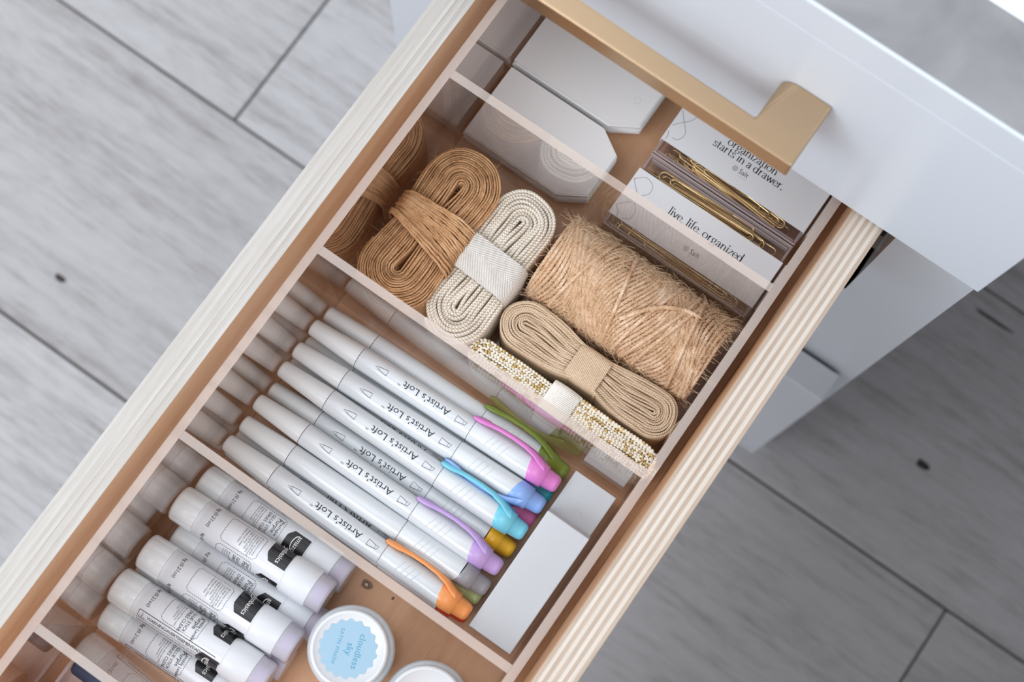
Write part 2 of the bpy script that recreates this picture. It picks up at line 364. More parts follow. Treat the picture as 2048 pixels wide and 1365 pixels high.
# high-contrast serif letters drawn with a pen stroke (x-height = 1)
def ell(cx, cy, rx, ry, a0=0, a1=360, n=26): return [(cx + rx * math.cos(math.radians(a0 + (a1 - a0) * i / n)), cy + ry * math.sin(math.radians(a0 + (a1 - a0) * i / n))) for i in range(n + 1)]
def sp(*p): return [(v.x, v.y) for v in catmull([(x, y, 0) for x, y in p], 6)]
def serif(x, y, w=0.3): return [(x - w / 2, y), (x + w / 2, y)]
GL = {
 'o': (1.08, [ell(.5, .5, .43, .49)]),
 'r': (.78, [[(.2, 0), (.2, 1)], sp((.2, .55), (.32, .85), (.5, .98), (.68, .93)), serif(.2, 0.02), serif(.12, .98, .16)]),
 'g': (.98, [ell(.42, .66, .31, .33), sp((.66, .88), (.78, 1.0), (.92, .98)), sp((.25, .38), (.17, .22), (.28, .1), (.6, .06), (.82, -.08), (.8, -.33), (.5, -.48), (.18, -.4), (.1, -.2), (.28, .02))]),
 'a': (.92, [sp((.14, .74), (.25, .94), (.46, .99), (.63, .86), (.66, .62), (.66, .2), (.72, .03), (.86, .06)), sp((.66, .6), (.38, .52), (.13, .34), (.15, .08), (.36, .0), (.56, .12), (.66, .3))]),
 'n': (1.12, [[(.2, 0), (.2, 1)], sp((.2, .6), (.35, .88), (.58, .98), (.78, .85), (.84, .55), (.84, 0)), serif(.2, .02), serif(.84, .02), serif(.12, .98, .16)]),
 'i': (.46, [[(.22, 0), (.22, 1)], serif(.22, .02), serif(.14, .98, .16), ell(.22, 1.38, .05, .07)]),
 'z': (.9, [[(.1, .97), (.8, .97)], [(.78, .97), (.1, .03)], [(.08, .03), (.82, .03)]]),
 't': (.66, [sp((.26, 1.36), (.26, .7), (.27, .2), (.38, .02), (.58, .06)), [(.05, .98), (.56, .98)]]),
 's': (.78, [sp((.64, .78), (.56, .95), (.36, 1.0), (.16, .86), (.2, .64), (.42, .5), (.62, .36), (.66, .14), (.46, .0), (.22, .03), (.1, .22))]),
 'd': (1.12, [ell(.45, .49, .37, .49), [(.84, 0), (.84, 1.62)], serif(.74, 1.6, .2), serif(.9, .02, .2)]),
 'w': (1.4, [[(.08, 1), (.4, 0)], [(.4, 0), (.68, .95)], [(.68, .95), (.98, 0)], [(.98, 0), (1.3, 1)], serif(.08, .98, .26), serif(1.3, .98, .2)]),
 'v': (.94, [[(.08, 1), (.45, 0)], [(.45, 0), (.84, 1)], serif(.08, .98, .26), serif(.84, .98, .2)]),
 'e': (.95, [sp((.12, .54), (.5, .55), (.82, .56), (.76, .84), (.5, .99), (.22, .88), (.08, .52), (.2, .14), (.48, .0), (.74, .1), (.84, .24))]),
 'l': (.46, [[(.22, 0), (.22, 1.62)], serif(.22, .02), serif(.14, 1.6, .16)]),
 'f': (.62, [sp((.62, 1.52), (.48, 1.62), (.3, 1.5), (.25, 1.2), (.25, .6), (.25, 0)), [(.04, .98), (.5, .98)], serif(.25, .02)]),
 '.': (.4, [ell(.18, .06, .05, .06)]), ',': (.4, [sp((.2, .1), (.22, -.04), (.12, -.18))]), ' ': (.5, []) }
def serif_width(s): return sum(GL[c][0] for c in s)
def put_serif(mb, s, x0, y0, width, fn, mi=0):
    k = width / serif_width(s); x = x0
    for c in s:
        adv, st = GL[c]
        for poly in st: put(mb, stroke2d([(px * k, py * k) for px, py in poly], 0, (0.065 * k, 0.2 * k)), fn, mi, x, y0)
        x += adv * k
    return k

# ------------------------------------------------------------------ the floor: planks run along x, 0.2395 wide
FZ = -0.505
slab = MB().box(-3.0, 3.4, -1.8, 2.8, FZ - 0.03, FZ - 0.006)
floor = obj('floor', slab, M['gap']); floor['kind'] = 'structure'; floor['label'] = 'whitewashed grey oak laminate plank floor'
PW = 0.2395; PLN = 1.26
me_cache = {}
rows0 = 0.4135
for r in range(-9, 9):
    y0 = rows0 + r * PW; y1 = y0 + PW
    ph = {0: -0.2705, -1: 0.430, -2: 0.02, 1: 0.31}.get(r, random.uniform(0, PLN))
    k = math.floor((-2.8 - ph) / PLN); x = ph + k * PLN
    while x < 3.2:
        if 'plank' not in me_cache:
            mb = MB().box(0.0011, PLN - 0.0011, 0.0011, PW - 0.0011, -0.006, 0.0); o = obj('plank', mb, M['floor'], floor, bevel=0.0008, seg=1, local=True); me_cache['plank'] = o.data
        else: o = bpy.data.objects.new('plank', me_cache['plank']); COL.objects.link(o); o.parent = floor
        o.location = (x, y0, FZ); x += PLN

wb = obj('wall_back', MB().box(-3.0, 3.4, 1.16, 1.24, FZ, 2.1), mat('white_wall', (0.78, 0.78, 0.78), 0.9)); wb['kind'] = 'structure'; wb['label'] = 'plain white wall behind the desk'

for kx, ky, ka, kb_ in ((-.3045, .2235, .0050, .0032), (.3535, .4995, .0058, .0040), (.3373, .6334, .018, .0018)):
    mb = MB(); mb.prism([(kx + ka * math.cos(a) * (1 + .2 * math.sin(3 * a + kx * 40)), ky + kb_ * math.sin(a) * (1 + .2 * math.cos(2 * a))) for a in [2 * PI * i / 18 for i in range(18)]], FZ + .00003, FZ + .00018)
    obj('wood_knot', mb, M['floorknot'], floor)

# ------------------------------------------------------------------ the desk with its drawer pedestal
YF = 0.415
desk = thing('desk', 'white lacquered desk with drawer pedestal, mottled grey top and brass handle', 'desk', (0.07, 0.70, FZ))
ca = MB()
ca.box(0.199, 0.2415, 0.442, 0.98, FZ, 0.2262); ca.box(-0.0985, -0.050, 0.442, 0.98, FZ, 0.2262)
ca.box(-0.050, 0.199, 0.442, 0.462, FZ, -0.046); ca.box(-0.050, 0.199, 0.96, 0.98, FZ, 0.2262); ca.box(-0.050, 0.199, 0.442, 0.96, -0.066, -0.046)
ca.box(-0.050, 0.199, 0.442, 0.96, 0.1105, 0.125)
obj('carcass', ca, M['white'], desk)
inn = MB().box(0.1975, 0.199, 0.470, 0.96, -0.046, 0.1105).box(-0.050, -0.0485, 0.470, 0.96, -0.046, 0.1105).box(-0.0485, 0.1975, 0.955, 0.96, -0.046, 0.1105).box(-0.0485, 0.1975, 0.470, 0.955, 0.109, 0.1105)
obj('painted_bay_shade', inn, M['dark'], desk)['label'] = 'dark sheets painting the shade inside the drawer bay'  # thin sheets over the white carcass, their dark colour is painted shade
obj('desktop', MB().box(-0.115, 1.45, 0.4166, 1.12, 0.2264, 0.2464), M['desktop'], desk, bevel=0.0006)
obj('edge_band', MB().box(-0.115, 1.45, YF, 0.41655, 0.2264, 0.24645), M['white'], desk, bevel=0.0005)['label'] = 'white front edging of the desk top'
obj('added_shade_wing', MB().box(0.40, 1.15, -1.1, 0.4148, 0.2264, 0.2464), M['desktop'], desk, bevel=0.001)['label'] = 'added unseen desk wing that shades the right floor'  # wing added out of view to keep light off the right floor
obj('added_wing_panel', MB().box(0.83, 0.85, -1.1, 0.414, FZ, 0.2263), M['white'], desk, bevel=0.001)  # unseen panel added under the wing, blocks light from the right
uf = obj('drawer_front', MB().box(-0.091, 0.2343, YF, 0.4350, 0.1085, 0.2263), M['white'], desk, bevel=0.0005, seg=2)
lf = obj('drawer_front', MB().box(-0.091, 0.2340, 0.4195, 0.4395, -0.463, -0.2045), M['white'], desk, bevel=0.0012, seg=2)
lf['label'] = 'tall lower drawer front, closed'
# handle: a flat bar on two wide feet (bar along x), built as one bent plate
def handle():
    bm = bmesh.new(); z0, z1 = 0.1735, 0.1855
    outl = [(0.0045, YF), (0.0045, 0.3868), (0.1436, 0.3868), (0.1436, YF), (0.1224, YF), (0.1224, 0.3952), (0.0257, 0.3952), (0.0257, YF)]
    lo = [bm.verts.new((x, y, z0)) for x, y in outl]; hi = [bm.verts.new((x, y, z1)) for x, y in outl]; n = len(outl)
    bm.faces.new(lo); bm.faces.new(hi[::-1])
    for i in range(n): bm.faces.new((lo[i], hi[i], hi[(i + 1) % n], lo[(i + 1) % n]))
    bmesh.ops.recalc_face_normals(bm, faces=bm.faces)
    el = [e for e in bm.edges if (abs(e.verts[0].co.z - z1) < 1e-6 and abs(e.verts[1].co.z - z1) < 1e-6 and abs(e.verts[0].co.x - e.verts[1].co.x) < 1e-6 and min(abs(e.verts[0].co.x - 0.1224), abs(e.verts[0].co.x - 0.0257)) < 1e-4)]
    bmesh.ops.bevel(bm, geom=el, offset=0.0075, segments=8, affect='EDGES', profile=0.5, clamp_overlap=True)
    ed = [e for e in bm.edges if len(e.link_faces) == 2 and e.calc_face_angle(0) > 0.9]
    bmesh.ops.bevel(bm, geom=ed, offset=0.0009, segments=3, affect='EDGES', profile=0.5, clamp_overlap=True)
    me = bpy.data.meshes.new('handle'); bm.to_mesh(me); bm.free(); me.materials.append(M['brass'])
    off = wloc(uf)
    me.transform(Matrix.Translation(-off)); return me
h = obj('handle', handle(), None, uf); h['label'] = 'satin brass bar handle'
pa = obj('paper_sheet', MB().box(0.150, 0.36, 0.4500, 0.75, 0.2466, 0.2470), M['paper']); tag(pa, 'white sheet of paper lying on the grey desktop', 'paper')
pa.rotation_euler = (0, 0, 0)

# ------------------------------------------------------------------ the open drawer
drawer = thing('drawer', 'open plywood drawer pulled out under the brass handle', 'drawer', (0.082, 0.2, -0.02))
ZP = 0.1031; DY0, DY1 = -0.180, 0.60
def side(x0, x1, inner_left, mats):
    n = 9; t = (x1 - x0) / n; root = None
    order = range(n) if not inner_left else range(n - 1, -1, -1)   # start from the ply that faces the inside
    for i, k in enumerate(order):
        a, b = x0 + k * t, x0 + (k + 1) * t
        dz = random.uniform(-0.00012, 0.0001); mm = mats[i % 2]
        mb = MB().box(a, b, DY0, DY1, -0.02, ZP + dz, 0, 1)
        if i == 0: root = obj('side_panel', mb, [M['birch'], mm], drawer)
        else: obj('ply', mb, [M['birch'], mm], root)
    return root
sl = side(-0.0244, -0.0095, True, (M['ply_pale'], M['ply_mid'])); sr = side(0.1735, 0.1884, False, (M['ply_tan'], M['ply_light']))
bot = obj('bottom_panel', MB().box(-0.0095, 0.1735, DY0, DY1, -0.009, 0.0), M['birch'], drawer)
def blob(cx, cy, rx, ry, ph, n=18): return [(cx + rx * (1 + .12 * math.sin(3 * 2 * PI * i / n + ph)) * math.cos(2 * PI * i / n), cy + ry * (1 + .12 * math.sin(2 * 2 * PI * i / n + ph)) * math.sin(2 * PI * i / n)) for i in range(n)]
kb = MB(); kb.prism(blob(0.0894, 0.1737, 0.0029, 0.0024, 1), 0.00002, 0.00010, 0); kb.prism(blob(0.0894, 0.1737, 0.0019, 0.0016, 2), 0.00010, 0.00014, 1); kb.prism(blob(0.0893, 0.1736, 0.0009, 0.0007, 3), 0.00014, 0.00018, 2)
kb.prism(blob(0.1030, 0.1755, 0.0006, 0.0009, 1), 0.00002, 0.0001, 1)
obj('wood_knot', kb, [M['knot'], M['knotdark'], M['knotpale']], bot)
obj('back_panel', MB().box(-0.0095, 0.1735, DY1 - 0.012, DY1, 0.0, ZP - 0.01), M['birch'], drawer)
obj('front_panel', MB().box(-0.091, 0.2343, DY0 - 0.02, DY0 - 0.0005, -0.045, 0.1075), M['white'], drawer, bevel=0.0015)

# ------------------------------------------------------------------ clear acrylic organiser in the drawer
H = 0.0950; T = 0.0040; TW = 0.1640; BY0 = -0.010; BY1 = 0.512
org = thing('acrylic_organizer', 'clear acrylic drawer organizer divided into five compartments', 'organizer', (0.082, 0.2, 0.0003))
def pane(name, x0, x1, y0, y1, z0, z1): return obj(name, MB().box(x0, x1, y0, y1, z0, z1, 0, 1), [M['divider' if name == 'divider' else 'acrylic'], M['rim']], org)
obj('base_panel', MB().box(0, TW, BY0, BY1, 0.0003, 0.0042), M['acrylic'], org)
pane('side_wall', -T, -0.00005, BY0 - T, BY1 + T, 0.0003, H); pane('side_wall', TW + 0.00005, TW + T, BY0 - T, BY1 + T, 0.0003, H)
DIV = [BY0 - T, 0.0837, 0.1786, 0.2741, 0.3696, BY1]
for y in DIV: pane('divider', 0, TW, y + 0.00005, y + T - 0.00005, 0.0043, H)
ZB = 0.0043

# ------------------------------------------------------------------ dual-tip markers
MR = 0.00555; ML = 0.1360
PEN = [ # key, colour, (yL, yR), z, clip roll deg (from top towards +y), roll of the lettering, label
 ('pink', (220, 130, 205), 0.2554, 0.2600, .0208, 52, 0, 'white dual-tip marker with orchid pink clip, topmost of the row by the ribbon compartment'),
 ('peri', (135, 172, 232), 0.2425, 0.2480, .0203, -62, 0, 'white dual-tip marker with periwinkle blue end, its clip tucked under the cyan clip'),
 ('cyan', (118, 204, 226), 0.2315, 0.2335, .0210, 52, 0, 'white dual-tip marker with cyan blue clip'),
 ('purple', (190, 160, 218), 0.2125, 0.2140, .0205, 52, 0, 'white dual-tip marker with lavender purple clip'),
 ('gray', (142, 142, 148), 0.2010, 0.2035, .0192, -150, 180, 'white dual-tip marker with grey end, lettering turned out of sight'),
 ('orange', (242, 158, 92), 0.1895, 0.1898, .0210, 55, 0, 'white dual-tip marker with orange clip lying beside the paint jars'),
 ('olive', (112, 132, 46), 0.2654, 0.2676, .0118, 50, 150, 'white dual-tip marker with olive green clip pressed against the ribbon divider'),
 ('teal', (30, 160, 182), 0.2485, 0.2545, .0101, 180, 180, 'white dual-tip marker with teal end, almost hidden beneath the pink and periwinkle ones'),
 ('magenta', (214, 108, 160), 0.2365, 0.2412, .0101, 170, -12, 'white dual-tip marker with magenta pink end beneath the cyan one'),
 ('yellow', (236, 176, 36), 0.2215, 0.2245, .0112, 175, -8, 'white dual-tip marker with golden yellow end beside the lavender one'),
 ('lgreen', (200, 214, 150), 0.1955, 0.1985, .0101, 38, -14, 'white dual-tip marker with pale lime green clip lying under the orange one'),
 ('red', (196, 52, 30), 0.1884, 0.1884, .0101, 150, 180, 'white dual-tip marker with red end, lowest one against the glue stick divider')]
def cyl_fn(r, axis_dir=1, up=1, roll=0.0):
    # s runs along axis_dir*x, t (letter up) runs around the barrel towards up*y ; origin on top of the barrel
    return lambda s, t: (axis_dir * s, r * math.sin(up * t / r + roll), r * math.cos(up * t / r + roll))
def pen_print():
    mb = MB(); r = MR + 0.00010
    f = lambda s, t: (0.0765 - s, -r * math.sin(t / r), r * math.cos(t / r))
    V, F = text2d("Artist's Loft", 1.0); wd = max(x for x, y in V); kx = 0.0252 / wd; ky = 0.0047
    put(mb, ([(x * kx, y * ky) for x, y in V], F), f, 0, 0, -0.0016, maxl=.0009); put(mb, text2d("TM", 0.0012), f, 0, 0.0258, 0.0009, maxl=.0009)
    g = lambda s, t: (s, r * math.sin(t / r), r * math.cos(t / r))
    W = 0.00021
    def ic(pl): put(mb, stroke2d(pl, W), g, 0, maxl=.0009)
    x = 0.0395; ic([(x + .0030, -.0013), (x + .0030, .0013), (x - .0012, .0007), (x - .0012, -.0007), (x + .0030, -.0013)]); ic([(x - .0012, .0007), (x - .0034, .0), (x - .0012, -.0007)])
    x = 0.0830; ic([(x - .0028, -.0015), (x - .0028, .0015), (x + .0012, .0008), (x + .0012, -.0008), (x - .0028, -.0015)]); ic([(x + .0012, .0008), (x + .0028, .0010), (x + .0022, -.0008), (x + .0012, -.0008)])
    return mb.mesh('lettering', [M['ink']])
pen_me = {}
mb = MB(); mb.lathe([(0.0271, MR * .97), (0.0276, MR), (0.0885, MR)], 30, 0, capa=True); pen_me['barrel'] = mb.mesh('barrel', [M['pen_white']])
mb = MB(); mb.lathe([(0.0, .0030), (0.0003, .0037), (0.0012, .0042), (0.012, .0047), (0.024, .0053), (0.0268, .00535)], 30, 0); pen_me['nib_cap'] = mb.mesh('nib_cap', [M['pen_cap']])
mb = MB(); mb.lathe([(0.0887, MR * .98), (0.0892, MR * 1.03), (0.1215, MR * 1.04)], 30, 0)
for k in range(4):
    x = 0.0985 + k * 0.0028
    mb.tube([(x + 0.0016 * math.sin(a * 1.2), (MR * 1.04) * math.sin(a), (MR * 1.04) * math.cos(a)) for a in [(-0.62 + 0.18 * j) for j in range(8)]], 0.00016, 5)
pen_me['cap'] = mb.mesh('cap', [M['pen_white']])
pen_me['lettering'] = pen_print()
colm = {}
def pen_colour(key, rgb):
    mm = colm[key] = mat('marker_' + key, lin(rgb), 0.25, coat=0.2)
    return mm
mb = MB(); rows_ = []
for t_, r_, sw in ((0.1212, MR * 1.05, 1), (0.1218, MR * 1.075, 1), (0.1285, MR * 1.0, 0), (0.1288, MR * .84, 0), (0.1340, .0042, 0), (0.1354, .0036, 0), (0.1360, .0024, 0)):
    rows_.append([(t_ + sw * (.0032 * (1 - math.sin(2 * PI * k / 30)) / 2 - .0022), r_ * math.cos(2 * PI * k / 30), r_ * math.sin(2 * PI * k / 30)) for k in range(30)])
mb.grid(rows_, 0, closed_v=True); q_ = len(mb.v); mb.v += rows_[-1]; mb.face([q_ + k for k in range(30)]); q_ = len(mb.v); mb.v += rows_[0]; mb.face([q_ + k for k in range(30)][::-1])
end_me = mb.mesh('coloured_end', [])
def clip_mesh():
    # strip that leaves the collar and arches back over the cap, leaf-shaped at its tip; local "up" = +z
    st = [(0.1268, .0046, .0035), (0.1235, .0060, .0032), (0.1195, .0076, .0024), (0.1140, .0086, .0017), (0.1070, .0089, .0015), (0.1000, .0086, .0015), (0.0955, .0080, .0017), (0.0938, .0079, .0023), (0.0905, .0075, .0023), (0.0880, .0071, .0018), (0.0866, .0069, .0008)]
    mb = MB(); rows = []
    for x, z, hw in st:
        th = .0011; rows.append([(x, -hw, z - th * .5), (x, -hw * .9, z + th * .25), (x, 0, z + th * .6), (x, hw * .9, z + th * .25), (x, hw, z - th * .5), (x, 0, z - th * .7)])
    b = mb.grid(rows, 0, closed_v=True); mb.face([b + k for k in range(6)][::-1]); mb.face([b + (len(st) - 1) * 6 + k for k in range(6)])
    return mb.mesh('clip', [])
clip_me = clip_mesh()
for key, rgb, yl, yr, z, cr, lr, lab in PEN:
    t = thing('marker', lab, 'marker', (0.0006 if key != 'gray' else 0.0012, yl, z), 'dual-tip markers in the middle compartment')
    t.rotation_euler = (0, 0, math.atan2(yr - yl, ML))
    cm = pen_colour(key, rgb)
    for nm in ('barrel', 'nib_cap', 'cap'): obj(nm, pen_me[nm], None, t)
    lo = obj('lettering', pen_me['lettering'], None, t); lo.rotation_euler = (-math.radians(lr), 0, 0)
    e = obj('coloured_end', end_me.copy(), None, t); e.data.materials.append(cm); e.rotation_euler = (-math.radians(cr), 0, 0)
    c = obj('clip', clip_me.copy(), None, t); c.data.materials.append(cm); c.rotation_euler = (-math.radians(cr), 0, 0)

# ------------------------------------------------------------------ erasers
er = obj('eraser', MB().box(0.1390, 0.1614, 0.2070, 0.2712, ZB + .0001, 0.0166), M['eraser'], None, bevel=0.0006); tag(er, 'white block eraser lying flat, partly covered by the other eraser', 'eraser', 'white erasers')
er = obj('eraser', MB().box(-0.0113, 0.0113, -0.0316, 0.0316, -0.0062, 0.0062), M['eraser'], None, bevel=0.0006); tag(er, 'white block eraser with smudged top leaning on the other eraser', 'eraser', 'white erasers')
er.location = (0.1504, 0.2177, 0.0182); er.rotation_euler = (math.radians(12.2), 0, 0)

# ------------------------------------------------------------------ glue sticks
GR = 0.0086; GLN = 0.0810
gm = {}
mb = MB(); mb.lathe([(0, .0074), (.0005, .0082), (.0016, .0087), (.0122, .0088), (.0126, .0085)], 72, 0, mod=lambda a, t: 1 - 0.035 * (0.5 + 0.5 * math.cos(10 * a)) ** 4 * smoothstep(0, .002, t)); gm['cap'] = mb.mesh('cap', [M['pen_cap']])
mb = MB(); mb.lathe([(.0127, GR * .985), (.0150, GR * .985), (.0152, GR), (.0592, GR)], 48, 0); gm['tube'] = mb.mesh('tube', [M['tube']])
mb = MB(); mb.lathe([(.0592, GR), (.0597, GR * 1.035), (.0606, GR * 1.05), (.0725, GR * 1.05), (.0732, GR * 1.0)], 48, 0); gm['collar'] = mb.mesh('collar', [M['ridge']])
mb = MB(); mb.lathe([(.0733, GR), (.0795, GR), (.0808, GR * .95), (.0810, GR * .85)], 144, 0, mod=lambda a, t: 1 - (0.03 if round(a / (2 * PI) * 144) % 2 else 0)); gm['knob'] = mb.mesh('knob', [M['knob']])
mb = MB(); mb.lathe([(.0734, .0054), (.0790, .0054)], 20, 0); gm['core'] = mb.mesh('glue_core', [M['purple']])
def glue_label():
    mb = MB(); r = GR + 0.00012; r2 = r + 0.00010
    def C(x, a, rr): return (x, rr * math.sin(a), rr * math.cos(a))
    # q = distance round the tube in reading direction (towards -y), X = along the tube
    def fr(X0, Q0, rr=r): return lambda s, t: C(X0 + t, -(Q0 + s) / GR, rr)        # letters read round the tube, tops towards the base
    def fa(X0, Q0, rr=r): return lambda s, t: C(X0 + s, (-Q0 + t) / GR, rr)         # letters read along the tube
    def dashes(x0, x1, q0, q1, w=.00022, d=.00062):
        def seg(ax, aq, bx, bq):
            n = max(1, int(math.hypot(bx - ax, bq - aq) / (d * 1.55)))
            for i in range(n):
                u0 = i / n; u1 = u0 + 0.62 / n
                put(mb, stroke2d([(ax + (bx - ax) * u0, aq + (bq - aq) * u0), (ax + (bx - ax) * u1, aq + (bq - aq) * u1)], w), lambda s, t: C(s, -t / GR, r), 0)
        c = .0014; P = [(x0 + c, q0), (x1 - c, q0), (x1, q0 + c), (x1, q1 - c), (x1 - c, q1), (x0 + c, q1), (x0, q1 - c), (x0, q0 + c)]
        for i in range(8): seg(*P[i], *P[(i + 1) % 8])
    def panel(q, words, cx=.0258):
        dashes(.0262, .0448, q, q + .0128)
        f = fr(0, q); x = .0425
        for s, sz, al in words: put(mb, text2d(s, sz), lambda a, b, X=x: C(X + b, -(q + .0012 + a) / GR, r), 1 if sz < .0017 else 0, maxl=.0012); x -= sz * 1.02 if sz >= .0017 else sz * 1.12
    en = [('Washable', .0021, 0), ('Purple', .0030, 0), ('GLUE STICK', .0021, 0), ('DRIES CLEAR', .0021, 0), ('Barra de pegamento morado', .00098, 0), ('lavable se seca transparente', .00098, 0), ('Baton de colle violet', .00098, 0), ('Acid-free photo-safe', .00098, 0)]
    sm = [('Safe non-toxic no fumes', .00105, 0), ('Sans danger non toxique', .00105, 0), ('Conforms to ASTM D4236', .00105, 0), ('Conforme ASTM D4236', .00105, 0), ('Cumple ASTM D4236', .00105, 0), ('Made in China', .00125, 0), ('Fabrique en Chine', .00125, 0), ('Hecho en China', .00125, 0)]
    fre = [('Lavable Lavable', .0021, 0), ('Purple', .0030, 0), ('GLUE STICK', .0021, 0), ('DRIES CLEAR', .0021, 0), ('Baton de colle violet lavable', .00098, 0), ('Seche en transparence', .00098, 0), ('Se seca transparente', .00098, 0), ('Sans acide', .00098, 0)]
    panel(0.0, sm); panel(.0146, en); panel(.0292, fre)
    put(mb, text2d('6g (0.21oz)', .0024), lambda a, b: C(.0182 + b, -(.0150 + a) / GR, r), 0, maxl=.0012); put(mb, text2d('6g (0.21oz)', .0024), lambda a, b: C(.0182 + b, -(.0004 + a) / GR, r), 0, maxl=.0012); put(mb, text2d('6g (0.21oz)', .0024), lambda a, b: C(.0182 + b, -(.0300 + a) / GR, r), 0, maxl=.0012)
    # warning panel
    q0, q1, x0, x1 = .0432, .0494, .0165, .0562
    put(mb, stroke2d([(x0, q0), (x1, q0), (x1, q1), (x0, q1), (x0, q0)], .0003), lambda s, t: C(s, -t / GR, r), 0, maxl=.0015)
    put(mb, stroke2d([(x0 + .0006, q1 - .0025), (x0 + .0036, q1 - .0025), (x0 + .0021, q0 + .0007), (x0 + .0006, q1 - .0025)], .0002), lambda s, t: C(s, -t / GR, r), 0); put(mb, stroke2d([(x0 + .0021, q0 + .0017), (x0 + .0021, q1 - .0030)], .0003), lambda s, t: C(s, -t / GR, r), 0)
    put(mb, text2d('WARNING/AVERTISSEMENT/ADVERTENCIA:', .00225, 'LEFT', 0.86), fa(x0 + .0046, q0 + .0028), 0, maxl=.0012)
    for k, s in enumerate(('CHOKING HAZARD/RISQUE DE SUFFOCATION/PELIGRO DE ASFIXIA. Small parts. Petites pieces.', 'Not for children under 3 yrs. Ne convient pas aux enfants de moins de 3 ans. No para menores.')):
        put(mb, text2d(s, .00100), fa(x0 + .0006, q0 + .0044 + k * .0013), 1)
    # black badges with the wordmark
    for q in (.0445, .0165):
        n = 16; wq = .0188; tx = text2d('amazonbasics', 1.0); kw = (wq - .0022) / max(x for x, y in tx[0])
        for i in range(n):
            qa, qb = q + wq * i / n, q + wq * (i + 1) / n; ea = min(i, n - i) / n * 2; eb = min(i + 1, n - i - 1) / n * 2; xa, xb = .0478, .0588
            b = len(mb.v); mb.v += [C(xa + .0022 * max(0, 1 - 3 * ea), -qa / GR, r), C(xb, -qa / GR, r), C(xb, -qb / GR, r), C(xa + .0022 * max(0, 1 - 3 * eb), -qb / GR, r)]; mb.face((b, b + 1, b + 2, b + 3), 2)
        put(mb, ([(x * kw, y * .0034) for x, y in tx[0]], tx[1]), lambda a, b, q=q: C(.0528 + b, -(q + .0011 + a) / GR, r2), 3, maxl=.0012)
        put(mb, stroke2d(ell(0, .004, .0036, .0018, 200, 340, 12), .0004), lambda a, b, q=q: C(.0492 + b, -(q + .0050 + a) / GR, r2), 3)
    return mb.mesh('printed_label', [M['ink'], M['greyink'], M['label_black'], M['whiteink']])
gm['label'] = glue_label()
GS = [ # y, z, roll mm of the label origin (reading distance at the top line), x, yaw, label
 (0.1553, .0253, -.0090, 0.0004, .05, 'white glue stick on top of the pile nearest the markers, small-print panel facing up'),
 (0.1298, .0256, -.0080, 0.0016, .05, 'white glue stick on top, middle one of the upper three'),
 (0.1108, .0256, -.0400, 0.0004, .055, 'white glue stick on top with the warning panel facing up'),
 (0.1692, .0132, -.0215, 0.0010, .02, 'white glue stick lying lowest against the marker divider'),
 (0.1425, .0132, -.0165, 0.0062, .05, 'white glue stick in the lower layer, between the two upper ones nearest the markers'),
 (0.1205, .0132, -.0180, 0.0020, .05, 'white glue stick mostly buried under the middle and warning-panel ones'),
 (0.0972, .0132, -.0350, 0.0016, .05, 'white glue stick in the lower layer at the front, half under the warning-panel one')]
for y, z, q, x, yaw, lab in GS:
    t = thing('glue_stick', lab, 'glue stick', (x, y, z), 'glue sticks piled in the compartment')
    t.rotation_euler = (0, 0, yaw)
    for nm in ('cap', 'tube', 'collar', 'knob', 'core'):
        o = obj({'core': 'glue_core'}.get(nm, nm), gm[nm], None, t)
        if nm == 'knob': o['label'] = 'ribbed lilac twist knob'
    o = obj('printed_label', gm['label'], None, t); o.rotation_euler = (q / GR, 0, 0)

# ------------------------------------------------------------------ rolled ribbons (edge-on coils)
def coil_path(n, r0, pitch, half, pinch=0.0, psig=.012, wob=0.0, seed=1, npt=(18, 16), close=0.9):
    rnd = random.Random(seed); ph = [rnd.uniform(0, 6.28) for _ in range(6)]; out = []; N = 2 * (npt[0] + npt[1])
    tot = int(n * N)
    for i in range(tot + 1):
        t = i / N; k = i % N; r = r0 + pitch * t
        if k < npt[0]: a = -PI / 2 + PI * k / npt[0]; p = (half + r * math.cos(a), r * math.sin(a))
        elif k < npt[0] + npt[1]: u = (k - npt[0]) / npt[1]; p = (half - 2 * half * u, r)
        elif k < 2 * npt[0] + npt[1]: a = PI / 2 + PI * (k - npt[0] - npt[1]) / npt[0]; p = (-half + r * math.cos(a), r * math.sin(a))
        else: u = (k - 2 * npt[0] - npt[1]) / npt[1]; p = (-half + 2 * half * u, -r)
        L, W = p; f = 1 - pinch * math.exp(-(L / psig) ** 2); W *= f * (1 - close * math.exp(-t / 1.1) * (1 - smoothstep(.45, .98, abs(L) / half)))
        if wob: W += wob * (math.sin(L * 190 + ph[0] + 0.7 * math.sin(t * 1.7 + ph[1])) * math.exp(-(W / (r0 + pitch * n)) ** 2 * 1.5)); L += wob * 0.4 * math.sin(W * 300 + ph[2])
        out.append((L, W, t))
    return out
